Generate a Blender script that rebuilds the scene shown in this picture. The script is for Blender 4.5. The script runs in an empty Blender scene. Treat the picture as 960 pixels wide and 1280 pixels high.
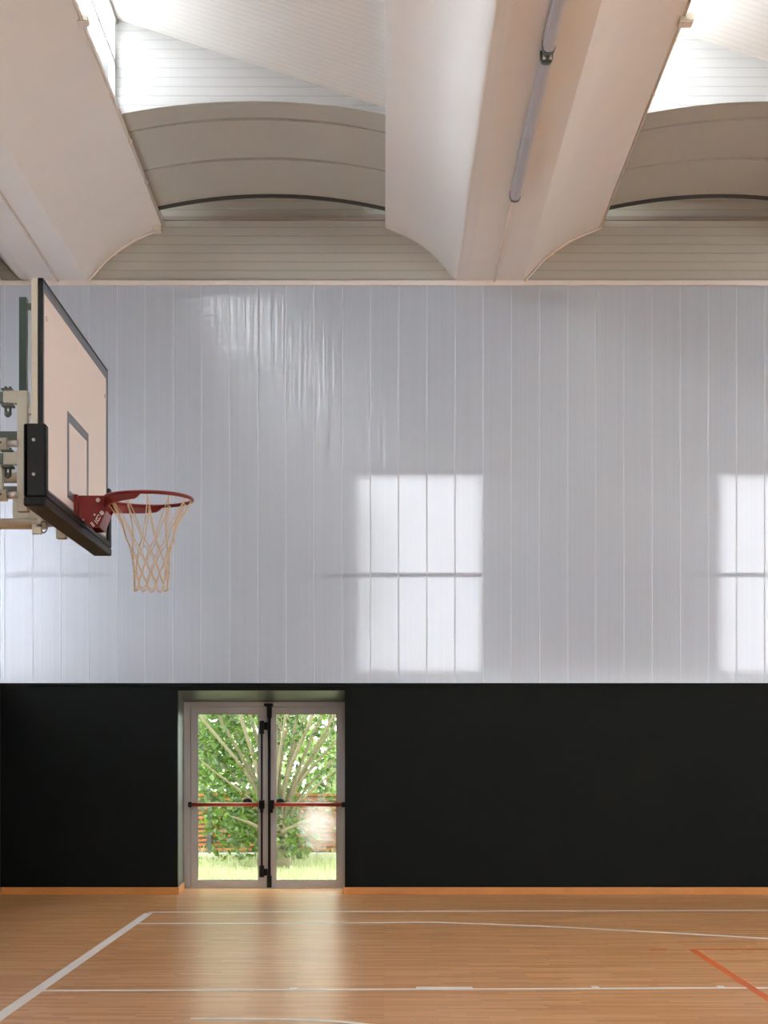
import bpy, bmesh, math, random
from mathutils import Vector, Matrix
random.seed(7)
PI = math.pi
C = bpy.context.scene.collection
sc = bpy.context.scene

# ------------------------------------------------------------------ mesh builder
class MB:
    def __init__(s):
        s.v = []; s.f = []; s.sm = []
    def add(s, vs, fs, smooth=False):
        o = len(s.v)
        s.v += [tuple(p) for p in vs]
        for f in fs:
            s.f.append(tuple(i + o for i in f)); s.sm.append(smooth)
        return s
    def box(s, x0, x1, y0, y1, z0, z1):
        vs = [(x0,y0,z0),(x1,y0,z0),(x1,y1,z0),(x0,y1,z0),(x0,y0,z1),(x1,y0,z1),(x1,y1,z1),(x0,y1,z1)]
        return s.add(vs, [(0,3,2,1),(4,5,6,7),(0,1,5,4),(1,2,6,5),(2,3,7,6),(3,0,4,7)])
    def hexa(s, vs):
        return s.add(vs, [(0,3,2,1),(4,5,6,7),(0,1,5,4),(1,2,6,5),(2,3,7,6),(3,0,4,7)])
    def tube(s, path, r, n=8, closed=False, caps=True, smooth=True):
        P = [Vector(p) for p in path]; m = len(P)
        R = r if isinstance(r, (list, tuple)) else [r] * m
        up = Vector((0, 0, 1)); rings = []; prev = None
        for i in range(m):
            if closed: t = P[(i+1) % m] - P[i-1]
            else: t = P[min(i+1, m-1)] - P[max(i-1, 0)]
            t.normalize()
            if prev is None:
                a = up if abs(t.z) < .9 else Vector((1, 0, 0))
                u = t.cross(a).normalized()
            else:
                u = prev - t * prev.dot(t)
                u = u.normalized() if u.length > 1e-6 else t.orthogonal().normalized()
            prev = u; w = t.cross(u)
            rings.append([P[i] + (u*math.cos(2*PI*k/n) + w*math.sin(2*PI*k/n)) * R[i] for k in range(n)])
        vs = [p for q in rings for p in q]; fs = []
        for i in range(m if closed else m-1):
            j = (i+1) % m
            for k in range(n):
                l = (k+1) % n
                fs.append((i*n+k, i*n+l, j*n+l, j*n+k))
        s.add(vs, fs, smooth)
        if caps and not closed:
            s.add(rings[0], [tuple(range(n))[::-1]]); s.add(rings[-1], [tuple(range(n))])
        return s
    def cyl(s, a, b, r, n=16):
        return s.tube([a, b], r, n)
    def ball(s, c, r, n=12, sx=1, sy=1, sz=1, half=False):
        c = Vector(c); rows = n//2; vs = []; fs = []
        for i in range(rows+1):
            th = PI*i/rows*(0.5 if half else 1)
            for k in range(n):
                vs.append(c + Vector((sx*r*math.sin(th)*math.cos(2*PI*k/n), sy*r*math.sin(th)*math.sin(2*PI*k/n), sz*r*math.cos(th))))
        for i in range(rows):
            for k in range(n):
                l = (k+1) % n
                fs.append((i*n+k, (i+1)*n+k, (i+1)*n+l, i*n+l))
        return s.add(vs, fs, True)
    def extrude(s, prof, a0, a1, axis='y', smooth=False):
        """closed profile (list of 2D) extruded along an axis"""
        def mk(p, a):
            return (p[0], a, p[1]) if axis == 'y' else ((a, p[0], p[1]) if axis == 'x' else (p[0], p[1], a))
        n = len(prof)
        s.add([mk(p, a0) for p in prof] + [mk(p, a1) for p in prof],
              [(i, (i+1) % n, (i+1) % n + n, i+n) for i in range(n)], smooth)
        s.add([mk(p, a0) for p in prof], [tuple(range(n))[::-1]])
        s.add([mk(p, a1) for p in prof], [tuple(range(n))])
        return s
    def build(s, name, mat=None, parent=None, bevel=0, seg=2, fix=True):
        me = bpy.data.meshes.new(name)
        me.from_pydata(s.v, [], s.f)
        for p, q in zip(me.polygons, s.sm): p.use_smooth = q
        if fix:
            bm = bmesh.new(); bm.from_mesh(me)
            bmesh.ops.remove_doubles(bm, verts=bm.verts, dist=1e-5)
            bmesh.ops.recalc_face_normals(bm, faces=bm.faces)
            bm.to_mesh(me); bm.free()
        o = bpy.data.objects.new(name, me); C.objects.link(o)
        if mat: me.materials.append(mat)
        if parent is not None:
            o.parent = parent
            if parent.type == 'EMPTY': o.matrix_parent_inverse = Matrix.Translation(-Vector(parent.location))
        if bevel:
            b = o.modifiers.new('bevel', 'BEVEL'); b.width = bevel; b.segments = seg; b.limit_method = 'ANGLE'
        return o

def tag(o, label, cat=None, group=None, kind=None):
    o['label'] = label
    if cat: o['category'] = cat
    if group: o['group'] = group
    if kind: o['kind'] = kind
    return o
def empty(name, loc):
    o = bpy.data.objects.new(name, None); C.objects.link(o); o.location = loc; o.empty_display_size = .1
    return o
def catmull(pts, k=6):
    P = [Vector(p) for p in pts]; P = [2*P[0]-P[1]] + P + [2*P[-1]-P[-2]]; out = []
    for i in range(1, len(P)-2):
        a, b, c, d = P[i-1:i+3]
        for j in range(k):
            t = j/k
            out.append(.5*((2*b) + (c-a)*t + (2*a-5*b+4*c-d)*t*t + (3*b-a-3*c+d)*t**3))
    out.append(P[-2]); return out

# ------------------------------------------------------------------ materials
def lin(c):
    return tuple((x/12.92 if x <= .04045 else ((x+.055)/1.055)**2.4) for x in [v/255 for v in c]) + (1,)
def mat(name, col, rough=.5, metal=0, spec=.5, noise=0, nscale=6, bump=0, bscale=60):
    m = bpy.data.materials.new(name); m.use_nodes = True
    nt = m.node_tree; b = nt.nodes['Principled BSDF']
    b.inputs['Roughness'].default_value = rough; b.inputs['Metallic'].default_value = metal
    b.inputs['Specular IOR Level'].default_value = spec
    b.inputs['Base Color'].default_value = col
    if noise or bump:
        tc = nt.nodes.new('ShaderNodeTexCoord')
    if noise:
        n = nt.nodes.new('ShaderNodeTexNoise'); n.inputs['Scale'].default_value = nscale; n.inputs['Detail'].default_value = 6
        nt.links.new(tc.outputs['Object'], n.inputs['Vector'])
        mx = nt.nodes.new('ShaderNodeMix'); mx.data_type = 'RGBA'
        mx.inputs['A'].default_value = tuple(c*(1-noise) for c in col[:3]) + (1,)
        mx.inputs['B'].default_value = tuple(min(1, c*(1+noise)) for c in col[:3]) + (1,)
        nt.links.new(n.outputs['Fac'], mx.inputs['Factor']); nt.links.new(mx.outputs['Result'], b.inputs['Base Color'])
    if bump:
        n2 = nt.nodes.new('ShaderNodeTexNoise'); n2.inputs['Scale'].default_value = bscale; n2.inputs['Detail'].default_value = 4
        nt.links.new(tc.outputs['Object'], n2.inputs['Vector'])
        bp = nt.nodes.new('ShaderNodeBump'); bp.inputs['Strength'].default_value = bump; bp.inputs['Distance'].default_value = .01
        nt.links.new(n2.outputs['Fac'], bp.inputs['Height']); nt.links.new(bp.outputs['Normal'], b.inputs['Normal'])
    return m

def ribbed(name, col, axis, period=.09, dark=.82, rough=.4):
    """painted metal sandwich panel with narrow ribs; axis = coordinate the ribs repeat along"""
    m = mat(name, col, rough, spec=.4); nt = m.node_tree; b = nt.nodes['Principled BSDF']
    tc = nt.nodes.new('ShaderNodeTexCoord'); sx = nt.nodes.new('ShaderNodeSeparateXYZ')
    nt.links.new(tc.outputs['Object'], sx.inputs[0])
    d = nt.nodes.new('ShaderNodeMath'); d.operation = 'DIVIDE'; d.inputs[1].default_value = period
    nt.links.new(sx.outputs[axis], d.inputs[0])
    fr = nt.nodes.new('ShaderNodeMath'); fr.operation = 'FRACT'; nt.links.new(d.outputs[0], fr.inputs[0])
    r = nt.nodes.new('ShaderNodeValToRGB'); e = r.color_ramp.elements
    e[0].position = 0; e[0].color = (1,1,1,1); e[1].position = .74; e[1].color = (1,1,1,1)
    for p, v in ((.8, 0), (.88, 0), (.94, 1)):
        q = r.color_ramp.elements.new(p); q.color = (v, v, v, 1)
    nt.links.new(fr.outputs[0], r.inputs[0])
    bp = nt.nodes.new('ShaderNodeBump'); bp.inputs['Strength'].default_value = .35; bp.inputs['Distance'].default_value = .006
    nt.links.new(r.outputs[0], bp.inputs['Height']); nt.links.new(bp.outputs['Normal'], b.inputs['Normal'])
    mx = nt.nodes.new('ShaderNodeMix'); mx.data_type = 'RGBA'
    mx.inputs['A'].default_value = tuple(c*dark for c in col[:3]) + (1,); mx.inputs['B'].default_value = col
    nt.links.new(r.outputs[0], mx.inputs['Factor']); nt.links.new(mx.outputs['Result'], b.inputs['Base Color'])
    return m

M = {}
M['concrete'] = mat('white_painted_concrete', (.80,.80,.785,1), .55, noise=.025, nscale=3, bump=.03, bscale=120)
M['vault'] = mat('grey_vault_sheet', (.44,.44,.385,1), .5, noise=.03, nscale=2)
M['vaultgap'] = mat('dark_joint', (.05,.05,.045,1), .8)
M['infill'] = ribbed('cream_ribbed_panel', (.44,.425,.36,1), 'Z', .10, .86)
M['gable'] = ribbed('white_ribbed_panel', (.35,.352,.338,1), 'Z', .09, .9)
M['slope'] = ribbed('white_roof_panel', (.72,.72,.69,1), 'Y', .10, .9)
M['cream'] = mat('cream_paint', (.56,.53,.42,1), .4, noise=.03)
M['pipe'] = mat('cream_pvc_pipe', (.80,.73,.66,1), .4)
M['ledge'] = mat('pale_ledge_metal', (.78,.72,.66,1), .4)
M['brownstrip'] = mat('brown_flashing', (.30,.26,.215,1), .5)
M['darkwall'] = mat('black_green_panel', (.0040,.0058,.0050,1), .5, spec=.12, noise=.12, nscale=1.2, bump=.015, bscale=25)
M['reveal'] = mat('dark_green_reveal_paint', (.035,.042,.036,1), .38, spec=.6, noise=.08)
M['cavity'] = mat('pale_insulation_board', (.74,.74,.76,1), .8, noise=.04, nscale=2)
M['rail'] = mat('galvanised_rail', (.22,.22,.24,1), .6)
M['alu'] = mat('grey_aluminium_frame', (.50,.495,.485,1), .42, spec=.5, noise=.03, nscale=8)
M['gasket'] = mat('black_gasket', (.03,.03,.03,1), .6)
M['black'] = mat('black_plastic', (.006,.006,.006,1), .6, spec=.2)
M['redbar'] = mat('red_bar_metal', (.42,.055,.03,1), .35, noise=.05)
M['steel'] = mat('bright_steel', (.62,.62,.6,1), .3, metal=.9)
M['greysteel'] = mat('grey_green_steel', (.10,.12,.10,1), .35, metal=.5, noise=.2, nscale=8)
M['greenpost'] = mat('dark_green_gloss_paint', (.045,.075,.058,1), .2, noise=.25, nscale=7)
M['boardwhite'] = mat('white_laminate', (.80,.735,.70,1), .35, spec=.5, noise=.012, nscale=2)
M['boardline'] = mat('slate_grey_print', (.085,.10,.125,1), .3)
M['rubber'] = mat('black_rubber_padding', (.008,.009,.009,1), .5, spec=.3, noise=.2, nscale=14, bump=.06, bscale=50)
M['red'] = mat('red_powder_coat', (.165,.010,.008,1), .3, spec=.35, noise=.05)
M['white'] = mat('white_paint_mark', (.8,.78,.75,1), .4)
M['cord'] = mat('beige_net_cord', (.62,.47,.30,1), .8, noise=.2, nscale=60)
M['housing'] = mat('grey_fixture_housing', (.40,.40,.42,1), .4)
M['bark'] = mat('pale_bark', (.22,.18,.115,1), .9, noise=.3, nscale=9, bump=.3, bscale=40)
M['slat'] = mat('orange_brown_timber_slat', (.42,.14,.04,1), .7, noise=.25, nscale=10)
M['board'] = mat('grey_brown_board', (.13,.105,.08,1), .8, noise=.2)
M['post'] = mat('dark_fence_post', (.07,.075,.07,1), .7)
M['kerb'] = mat('pale_concrete_kerb', (.6,.57,.53,1), .8, noise=.08, nscale=10)
M['earth'] = mat('pale_dry_lawn', (.48,.49,.31,1), .9, noise=.3, nscale=2.5)
M['line'] = mat('white_court_paint', (.92,.90,.87,1), .4, spec=.2)
M['orangeline'] = mat('orange_court_paint', (.64,.125,.02,1), .4, spec=.2)
M['skirt'] = mat('orange_varnished_pine', (.58,.24,.06,1), .4, noise=.18, nscale=4)
M['backwall'] = mat('light_grey_lining', (.55,.55,.57,1), .5, noise=.03)
M['roofdeck'] = mat('roof_deck', (.35,.34,.33,1), .8)

def leafmat(name, a, b):
    m = bpy.data.materials.new(name); m.use_nodes = True; nt = m.node_tree; n = nt.nodes; L = nt.links
    n.remove(n['Principled BSDF']); out = n['Material Output']
    gi = n.new('ShaderNodeNewGeometry')
    r = n.new('ShaderNodeValToRGB'); r.color_ramp.elements[0].color = a; r.color_ramp.elements[1].color = b
    L.new(gi.outputs['Random Per Island'], r.inputs[0])
    d = n.new('ShaderNodeBsdfDiffuse'); t = n.new('ShaderNodeBsdfTranslucent'); g = n.new('ShaderNodeBsdfGlossy')
    g.inputs['Roughness'].default_value = .4
    L.new(r.outputs[0], d.inputs[0]); L.new(r.outputs[0], t.inputs[0])
    m1 = n.new('ShaderNodeMixShader'); m1.inputs[0].default_value = .45; L.new(d.outputs[0], m1.inputs[1]); L.new(t.outputs[0], m1.inputs[2])
    m2 = n.new('ShaderNodeMixShader'); m2.inputs[0].default_value = .06; L.new(m1.outputs[0], m2.inputs[1]); L.new(g.outputs[0], m2.inputs[2])
    L.new(m2.outputs[0], out.inputs[0]); return m
M['leaf'] = leafmat('green_leaf', (.016,.050,.004,1), (.135,.235,.026,1))
M['farleaf'] = leafmat('yellow_green_leaf', (.09,.17,.025,1), (.24,.34,.09,1))
M['grass'] = leafmat('grass_blade', (.28,.33,.13,1), (.62,.62,.40,1))

def glassmat(name, tint=(1,1,1,1), refl=.035, veil=None):
    m = bpy.data.materials.new(name); m.use_nodes = True; nt = m.node_tree; n = nt.nodes; L = nt.links
    n.remove(n['Principled BSDF']); out = n['Material Output']
    t = n.new('ShaderNodeBsdfTransparent'); t.inputs[0].default_value = tint
    g = n.new('ShaderNodeBsdfGlossy'); g.inputs['Roughness'].default_value = .02
    mx = n.new('ShaderNodeMixShader'); mx.inputs[0].default_value = refl
    L.new(t.outputs[0], mx.inputs[1]); L.new(g.outputs[0], mx.inputs[2])
    last = mx
    if veil:  # pale translucent veil painted into the pane, fading outwards
        cx, cz, w, h = veil
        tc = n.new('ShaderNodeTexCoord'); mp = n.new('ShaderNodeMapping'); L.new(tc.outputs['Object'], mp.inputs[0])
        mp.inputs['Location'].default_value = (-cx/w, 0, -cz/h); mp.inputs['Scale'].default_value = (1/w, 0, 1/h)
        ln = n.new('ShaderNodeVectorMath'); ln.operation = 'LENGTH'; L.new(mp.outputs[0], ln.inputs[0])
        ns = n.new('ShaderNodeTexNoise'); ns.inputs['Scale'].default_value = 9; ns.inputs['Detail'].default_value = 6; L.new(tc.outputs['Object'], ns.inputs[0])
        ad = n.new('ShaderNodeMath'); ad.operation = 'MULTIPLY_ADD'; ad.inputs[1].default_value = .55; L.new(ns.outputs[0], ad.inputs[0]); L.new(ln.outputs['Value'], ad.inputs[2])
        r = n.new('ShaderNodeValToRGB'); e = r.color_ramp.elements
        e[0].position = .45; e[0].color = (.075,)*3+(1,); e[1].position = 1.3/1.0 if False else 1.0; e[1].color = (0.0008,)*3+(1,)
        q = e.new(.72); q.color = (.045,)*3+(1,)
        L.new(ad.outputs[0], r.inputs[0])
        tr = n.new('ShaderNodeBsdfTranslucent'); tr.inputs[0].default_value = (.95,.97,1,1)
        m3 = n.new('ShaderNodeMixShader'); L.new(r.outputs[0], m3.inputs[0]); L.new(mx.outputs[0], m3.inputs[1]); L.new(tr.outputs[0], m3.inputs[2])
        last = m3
    L.new(last.outputs[0], out.inputs[0]); return m

M['winglass'] = glassmat('tinted_window_glass', (.51,.51,.515,1), .04)
M['skyglass'] = glassmat('rooflight_glass', (.97,.98,1,1), .04)

def polymat(name='translucent_polycarbonate', base=(.47,.53,.60,1)):
    """fluted translucent polycarbonate: milky body, blurred see-through, sheen streaked along the flutes"""
    m = bpy.data.materials.new(name); m.use_nodes = True; nt = m.node_tree; n = nt.nodes; L = nt.links
    n.remove(n['Principled BSDF']); out = n['Material Output']
    tc = n.new('ShaderNodeTexCoord'); mp = n.new('ShaderNodeMapping'); mp.inputs['Scale'].default_value = (38, 38, .22)
    L.new(tc.outputs['Object'], mp.inputs[0])
    ns = n.new('ShaderNodeTexNoise'); ns.inputs['Scale'].default_value = 1; ns.inputs['Detail'].default_value = 3; L.new(mp.outputs[0], ns.inputs[0])
    bp = n.new('ShaderNodeBump'); bp.inputs['Strength'].default_value = .65; bp.inputs['Distance'].default_value = .006
    L.new(ns.outputs[0], bp.inputs['Height'])
    r = n.new('ShaderNodeMapRange'); r.inputs['From Min'].default_value = .3; r.inputs['From Max'].default_value = .7
    r.inputs['To Min'].default_value = .955; r.inputs['To Max'].default_value = 1.03; L.new(ns.outputs[0], r.inputs[0])
    col = n.new('ShaderNodeMix'); col.data_type = 'RGBA'; col.blend_type = 'MULTIPLY'; col.inputs['Factor'].default_value = 1
    col.inputs['A'].default_value = base; L.new(r.outputs[0], col.inputs['B'])
    d = n.new('ShaderNodeBsdfDiffuse'); L.new(col.outputs['Result'], d.inputs[0])
    t = n.new('ShaderNodeBsdfTranslucent'); t.inputs[0].default_value = (.85,.86,.92,1)
    rf = n.new('ShaderNodeBsdfRefraction'); rf.inputs['Color'].default_value = (.92,.92,.96,1)
    rf.inputs['Roughness'].default_value = .56; rf.inputs['IOR'].default_value = 1.25
    m1 = n.new('ShaderNodeMixShader'); m1.inputs[0].default_value = .08; L.new(d.outputs[0], m1.inputs[1]); L.new(t.outputs[0], m1.inputs[2])
    m2 = n.new('ShaderNodeMixShader'); m2.inputs[0].default_value = .11; L.new(m1.outputs[0], m2.inputs[1]); L.new(rf.outputs[0], m2.inputs[2])
    g = n.new('ShaderNodeBsdfGlossy'); g.inputs['Roughness'].default_value = .09; L.new(bp.outputs[0], g.inputs['Normal'])
    fr = n.new('ShaderNodeFresnel'); fr.inputs['IOR'].default_value = 1.85
    m3 = n.new('ShaderNodeMixShader'); L.new(fr.outputs[0], m3.inputs[0]); L.new(m2.outputs[0], m3.inputs[1]); L.new(g.outputs[0], m3.inputs[2])
    L.new(m3.outputs[0], out.inputs[0]); return m
M['poly'] = polymat(); M['polyjoint'] = mat('polycarbonate_joint', (.60,.645,.71,1), .25)
def lampmat():
    m = mat('pale_lilac_diffuser', (.42,.425,.48,1), .3, spec=.5)
    return m
M['diffuser'] = lampmat()

def floormat():
    m = bpy.data.materials.new('strip_parquet'); m.use_nodes = True; nt = m.node_tree; n = nt.nodes; L = nt.links
    b = n['Principled BSDF']
    tc = n.new('ShaderNodeTexCoord')
    br = n.new('ShaderNodeTexBrick'); br.offset = .37; br.offset_frequency = 2; br.squash = .8; br.squash_frequency = 3
    br.inputs['Scale'].default_value = 1; br.inputs['Brick Width'].default_value = .62; br.inputs['Row Height'].default_value = .06
    br.inputs['Mortar Size'].default_value = .0012; br.inputs['Mortar Smooth'].default_value = .3; br.inputs['Bias'].default_value = 0
    br.inputs['Color1'].default_value = (.50,.23,.08,1); br.inputs['Color2'].default_value = (.70,.39,.18,1); br.inputs['Mortar'].default_value = (.32,.16,.06,1)
    L.new(tc.outputs['Object'], br.inputs[0])
    mp = n.new('ShaderNodeMapping'); mp.inputs['Scale'].default_value = (1.2, 28, 1); L.new(tc.outputs['Object'], mp.inputs[0])
    ns = n.new('ShaderNodeTexNoise'); ns.inputs['Scale'].default_value = 1.6; ns.inputs['Detail'].default_value = 7; L.new(mp.outputs[0], ns.inputs[0])
    r = n.new('ShaderNodeMapRange'); r.inputs['From Min'].default_value = .3; r.inputs['From Max'].default_value = .7
    r.inputs['To Min'].default_value = .86; r.inputs['To Max'].default_value = 1.1; L.new(ns.outputs[0], r.inputs[0])
    mx = n.new('ShaderNodeMix'); mx.data_type = 'RGBA'; mx.blend_type = 'MULTIPLY'; mx.inputs['Factor'].default_value = 1
    L.new(br.outputs[0], mx.inputs['A']); L.new(r.outputs[0], mx.inputs['B'])
    L.new(mx.outputs['Result'], b.inputs['Base Color'])
    b.inputs['Roughness'].default_value = .29; b.inputs['Specular IOR Level'].default_value = .2
    return m
M['floor'] = floormat()

# ------------------------------------------------------------------ measurements
F, H, HZ = 2000., 1.5, 955.          # focal length in pixels (960x1280), eye height, horizon row
WY = 18.4                            # lining of the far wall
FY = 19.3                            # outer facade of the far wall, the door plane
LX = -4.41                           # lining of the left wall
RX, BY = 16.4, -9.0                  # right and rear walls
def at(px, py, d): return ((px-480)*d/F, H + (HZ-py)*d/F)
def rise(y): return .0085*(WY-y)     # roof beams fall slightly towards the far wall
LF0 = -5.3
ZT = 7.0                             # top of the wall lining
ZD = 2.43                            # top of the dark lining

# ------------------------------------------------------------------ floor and court lines
fl = MB().box(LX, RX, BY, FY+.05, -.12, 0).build('floor', M['floor'])
tag(fl, 'glossy strip-parquet sports floor with painted court lines', 'floor', kind='structure')
fl['kind'] = 'structure'
def fpt(px, py):
    d = F*H/(py-HZ); return Vector(((px-480)*d/F, d))
def stripe(pts, w, name, m, z=.0015):
    P = [Vector(p) for p in pts]; vs = []; fs = []
    for i, p in enumerate(P):
        t = (P[min(i+1, len(P)-1)] - P[max(i-1, 0)]).normalized(); nn = Vector((-t.y, t.x))
        vs += [(p.x+nn.x*w/2, p.y+nn.y*w/2, z), (p.x-nn.x*w/2, p.y-nn.y*w/2, z)]
    for i in range(len(P)-1): fs.append((2*i, 2*i+1, 2*i+3, 2*i+2))
    return MB().add(vs, fs).build(name, m, fl)
e0, e1 = fpt(4, 1268), fpt(186, 1141.5)
dirn = (e0-e1).normalized()
stripe([e1 + dirn*14, e1], .085, 'end_line', M['line'])['label'] = 'thick white end line running away from the viewer'
s0, s1 = fpt(186, 1140.3), fpt(960, 1138)
stripe([s0, s0 + (s1-s0).normalized()*17], .10, 'sideline', M['line'])['label'] = 'white sideline nearest the dark wall'
l0, l1 = fpt(52, 1238.6), fpt(960, 1235)
ld = (l1-l0).normalized()
stripe([l0, l0 + ld*6.4], .075, 'lane_line', M['line'])['label'] = 'white lane line with block marks'
tp = [fpt(*p) for p in ((172,1154.7),(350,1154),(470,1153.6),(540,1153.2),(630,1156),(730,1160.5),(830,1166),(960,1173.5))]
tp += [tp[-1] + Vector((1.0,-.85)), tp[-1] + Vector((1.9,-2.0)), tp[-1] + Vector((2.6,-3.4))]
tp = catmull(tp, 6)
stripe(tp, .095, 'three_point_line', M['line'], .0017)['label'] = 'white three-point line curving away from the sideline'
rp = [fpt(*p) for p in ((238,1273.5),(300,1273.6),(360,1274.5),(420,1277),(450,1280))]
rp += [rp[-1] + Vector((.32,-.22)), rp[-1] + Vector((.52,-.55))]
stripe(catmull(rp, 6), .07, 'charge_arc', M['line'], .0019)['label'] = 'white no-charge arc under the hoop'
def block(px0, px1, py, dep):
    a = fpt(px0, py); b = fpt(px1, py)
    return MB().add([(a.x,a.y,.002),(b.x,b.y,.002),(b.x-ld.y*dep,b.y+dep,.002),(a.x-ld.y*dep,a.y+dep,.002)], [(0,1,2,3)]).build('lane_mark', M['line'], fl)
block(362, 371, 1237.5, .10); block(521, 592, 1236.9, .12); block(742, 751, 1236.2, .12); block(900, 909, 1235.6, .12)
v0, v1 = fpt(865, 1187), fpt(956, 1246)
stripe([v0, v0 + (v1-v0).normalized()*8], .06, 'orange_boundary_line', M['orangeline'], .0021)
stripe([v0, v0 + (s1-s0).normalized()*9], .07, 'orange_sideline', M['orangeline'], .0019)
stripe([fpt(811,1187.6), fpt(833,1187.5)], .08, 'orange_dash', M['orangeline'])

# ------------------------------------------------------------------ far wall
DX0, DX1 = at(222, 0, WY)[0], at(431, 0, WY)[0]        # door opening in the lining
DZ = at(0, 863, WY)[1]
w = MB()
w.box(LX, DX0, WY, WY+.09, 0, ZD); w.box(DX1, RX, WY, WY+.09, 0, ZD); w.box(DX0, DX1, WY, WY+.09, DZ, ZD)
wf = w.build('wall_far', M['darkwall']); tag(wf, 'matt greenish-black lower lining of the far wall around the door', 'wall', kind='structure')
# door recess
FX0, FX1, FZ = at(230, 0, FY+.03)[0], -.406, at(0, 877.5, FY+.03)[1]
r = MB()
r.hexa([(DX0-.06,WY+.09,0),(DX0,WY+.0901,0),(FX0,FY+.12,0),(FX0-.06,FY+.12,0),(DX0-.06,WY+.09,DZ+.06),(DX0,WY+.0901,DZ+.06),(FX0,FY+.12,DZ+.06),(FX0-.06,FY+.12,DZ+.06)])
r.hexa([(DX1,WY+.0901,0),(DX1+.06,WY+.09,0),(FX1+.06,FY+.12,0),(FX1,FY+.12,0),(DX1,WY+.0901,DZ+.06),(DX1+.06,WY+.09,DZ+.06),(FX1+.06,FY+.12,DZ+.06),(FX1,FY+.12,DZ+.06)])
r.hexa([(DX0,WY+.0901,DZ),(DX1,WY+.0901,DZ),(FX1,FY+.0,FZ),(FX0,FY+.0,FZ),(DX0,WY+.0901,DZ+.05),(DX1,WY+.0901,DZ+.05),(FX1,FY+.0,FZ+.15),(FX0,FY+.0,FZ+.15)])
rv = r.build('trim_1', M['reveal']); tag(rv, 'dark green painted reveals and sloping head of the door recess', 'door reveal', kind='structure')
# facade behind, with windows and door opening
FACT = .22
WIN = [(-.358 + 4.32*k, -.358 + 4.32*k + 1.567, 2.56, 5.0) for k in range(4)]
fz = MB()
xs = [-5.6, FX0, FX1] ; ZF = 8.6
segs = []
def facade_row(z0, z1, holes):
    x = -5.6
    for a, b in sorted(holes):
        if a > x: fz.box(x, a, FY, FY+FACT, z0, z1)
        x = b
    fz.box(x, RX+.8, FY, FY+FACT, z0, z1)
facade_row(-.1, FZ, [(FX0, FX1)])
facade_row(FZ, 2.56, [])
facade_row(2.56, 5.0, [(a, b) for a, b, _, _ in WIN])
facade_row(5.0, ZF, [])
fa = fz.build('wall_facade', M['cavity'], fix=False); tag(fa, 'pale outer facade seen blurred behind the translucent panels', 'wall', kind='structure')
fz = MB().box(LX, DX0-.06, WY+.09, FY, ZD-.03, ZD).box(DX1+.06, RX, WY+.09, FY, ZD-.03, ZD).box(DX0-.06, DX1+.06, WY+.09, FY, ZD-.021, ZD)
tag(fz.build('trim_2', M['cavity']), 'pale sill closing the cavity at the foot of the translucent wall', 'sill', kind='structure')
for i, (a, b, z0, z1) in enumerate(WIN):
    wn = empty('window_%d' % (i+1), ((a+b)/2, FY, z0)); wn['kind'] = 'structure'
    tag(wn, ['tall bright window glowing through the panels right of the door', 'bright window cut by the right edge, glowing through the panels', 'window further right along the far wall', 'rightmost window of the far wall'][i], 'window', kind='structure')
    f = MB()
    t = .055
    f.box(a, a+t, FY-.06, FY+.06, z0, z1).box(b-t, b, FY-.06, FY+.06, z0, z1).box(a+t, b-t, FY-.06, FY+.06, z0, z0+t).box(a+t, b-t, FY-.06, FY+.06, z1-t, z1)
    f.build('window_frame', M['alu'], wn)
    MB().box(a+t, b-t, FY+.01, FY+.02, z0+t, z1-t).build('window_pane', M['winglass'], wn)
# horizontal rails carrying the panels
rr = MB()
for z, h in ((6.01,.05),(4.88,.085),(3.68,.045)):
    rr.box(LX, RX, WY+.04, WY+.09, z-h/2, z+h/2)
tag(rr.build('trim_3', M['rail']), 'horizontal grey rails showing faintly through the translucent panels', 'rail', kind='structure')
# polycarbonate lining
def poly_wall(a0, a1, z0, z1, step, off, put, name, label):
    g = MB(); a = a0; cuts = []
    k = math.ceil((a0-off)/step); x = off + k*step
    prof = [(a0, 0)]
    while x < a1-.02:
        if x > a0+.02:
            prof += [(x-.008, 0), (x-.005, .003), (x+.005, .003), (x+.008, 0)]
        x += step
    prof.append((a1, 0))
    vs = []; fs = []
    for (u, dd) in prof: vs += [put(u, dd, z0), put(u, dd, z1)]
    for i in range(len(prof)-1): fs.append((2*i, 2*i+2, 2*i+3, 2*i+1))
    o = g.add(vs, fs).build(name, M['poly'], fix=False); o.data.materials.append(M['polyjoint'])
    for i, p in enumerate(o.data.polygons): p.material_index = 0 if i % 4 == 0 else 1
    tag(o, label, 'wall', kind='structure'); return o
STEP = 35.2*WY/F; OFF = at(463, 0, WY)[0]
poly_wall(LX, RX, ZD, ZT, STEP, OFF, lambda u, d, z: (u, WY-d, z), 'wall_far_upper', 'grey translucent fluted panels of the upper far wall')
tag(MB().box(LX, RX, WY-.03, WY+.5, ZT, ZT+.055).build('trim_4', M['ledge'], bevel=.006), 'pale metal ledge capping the translucent wall', 'ledge', kind='structure')
tag(MB().box(LX, RX, WY-.022, WY+.0, ZD-.03, ZD).build('trim_5', M['darkwall']), 'thin dark edge strip between black lining and translucent panels', 'edge strip', kind='structure')
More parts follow.
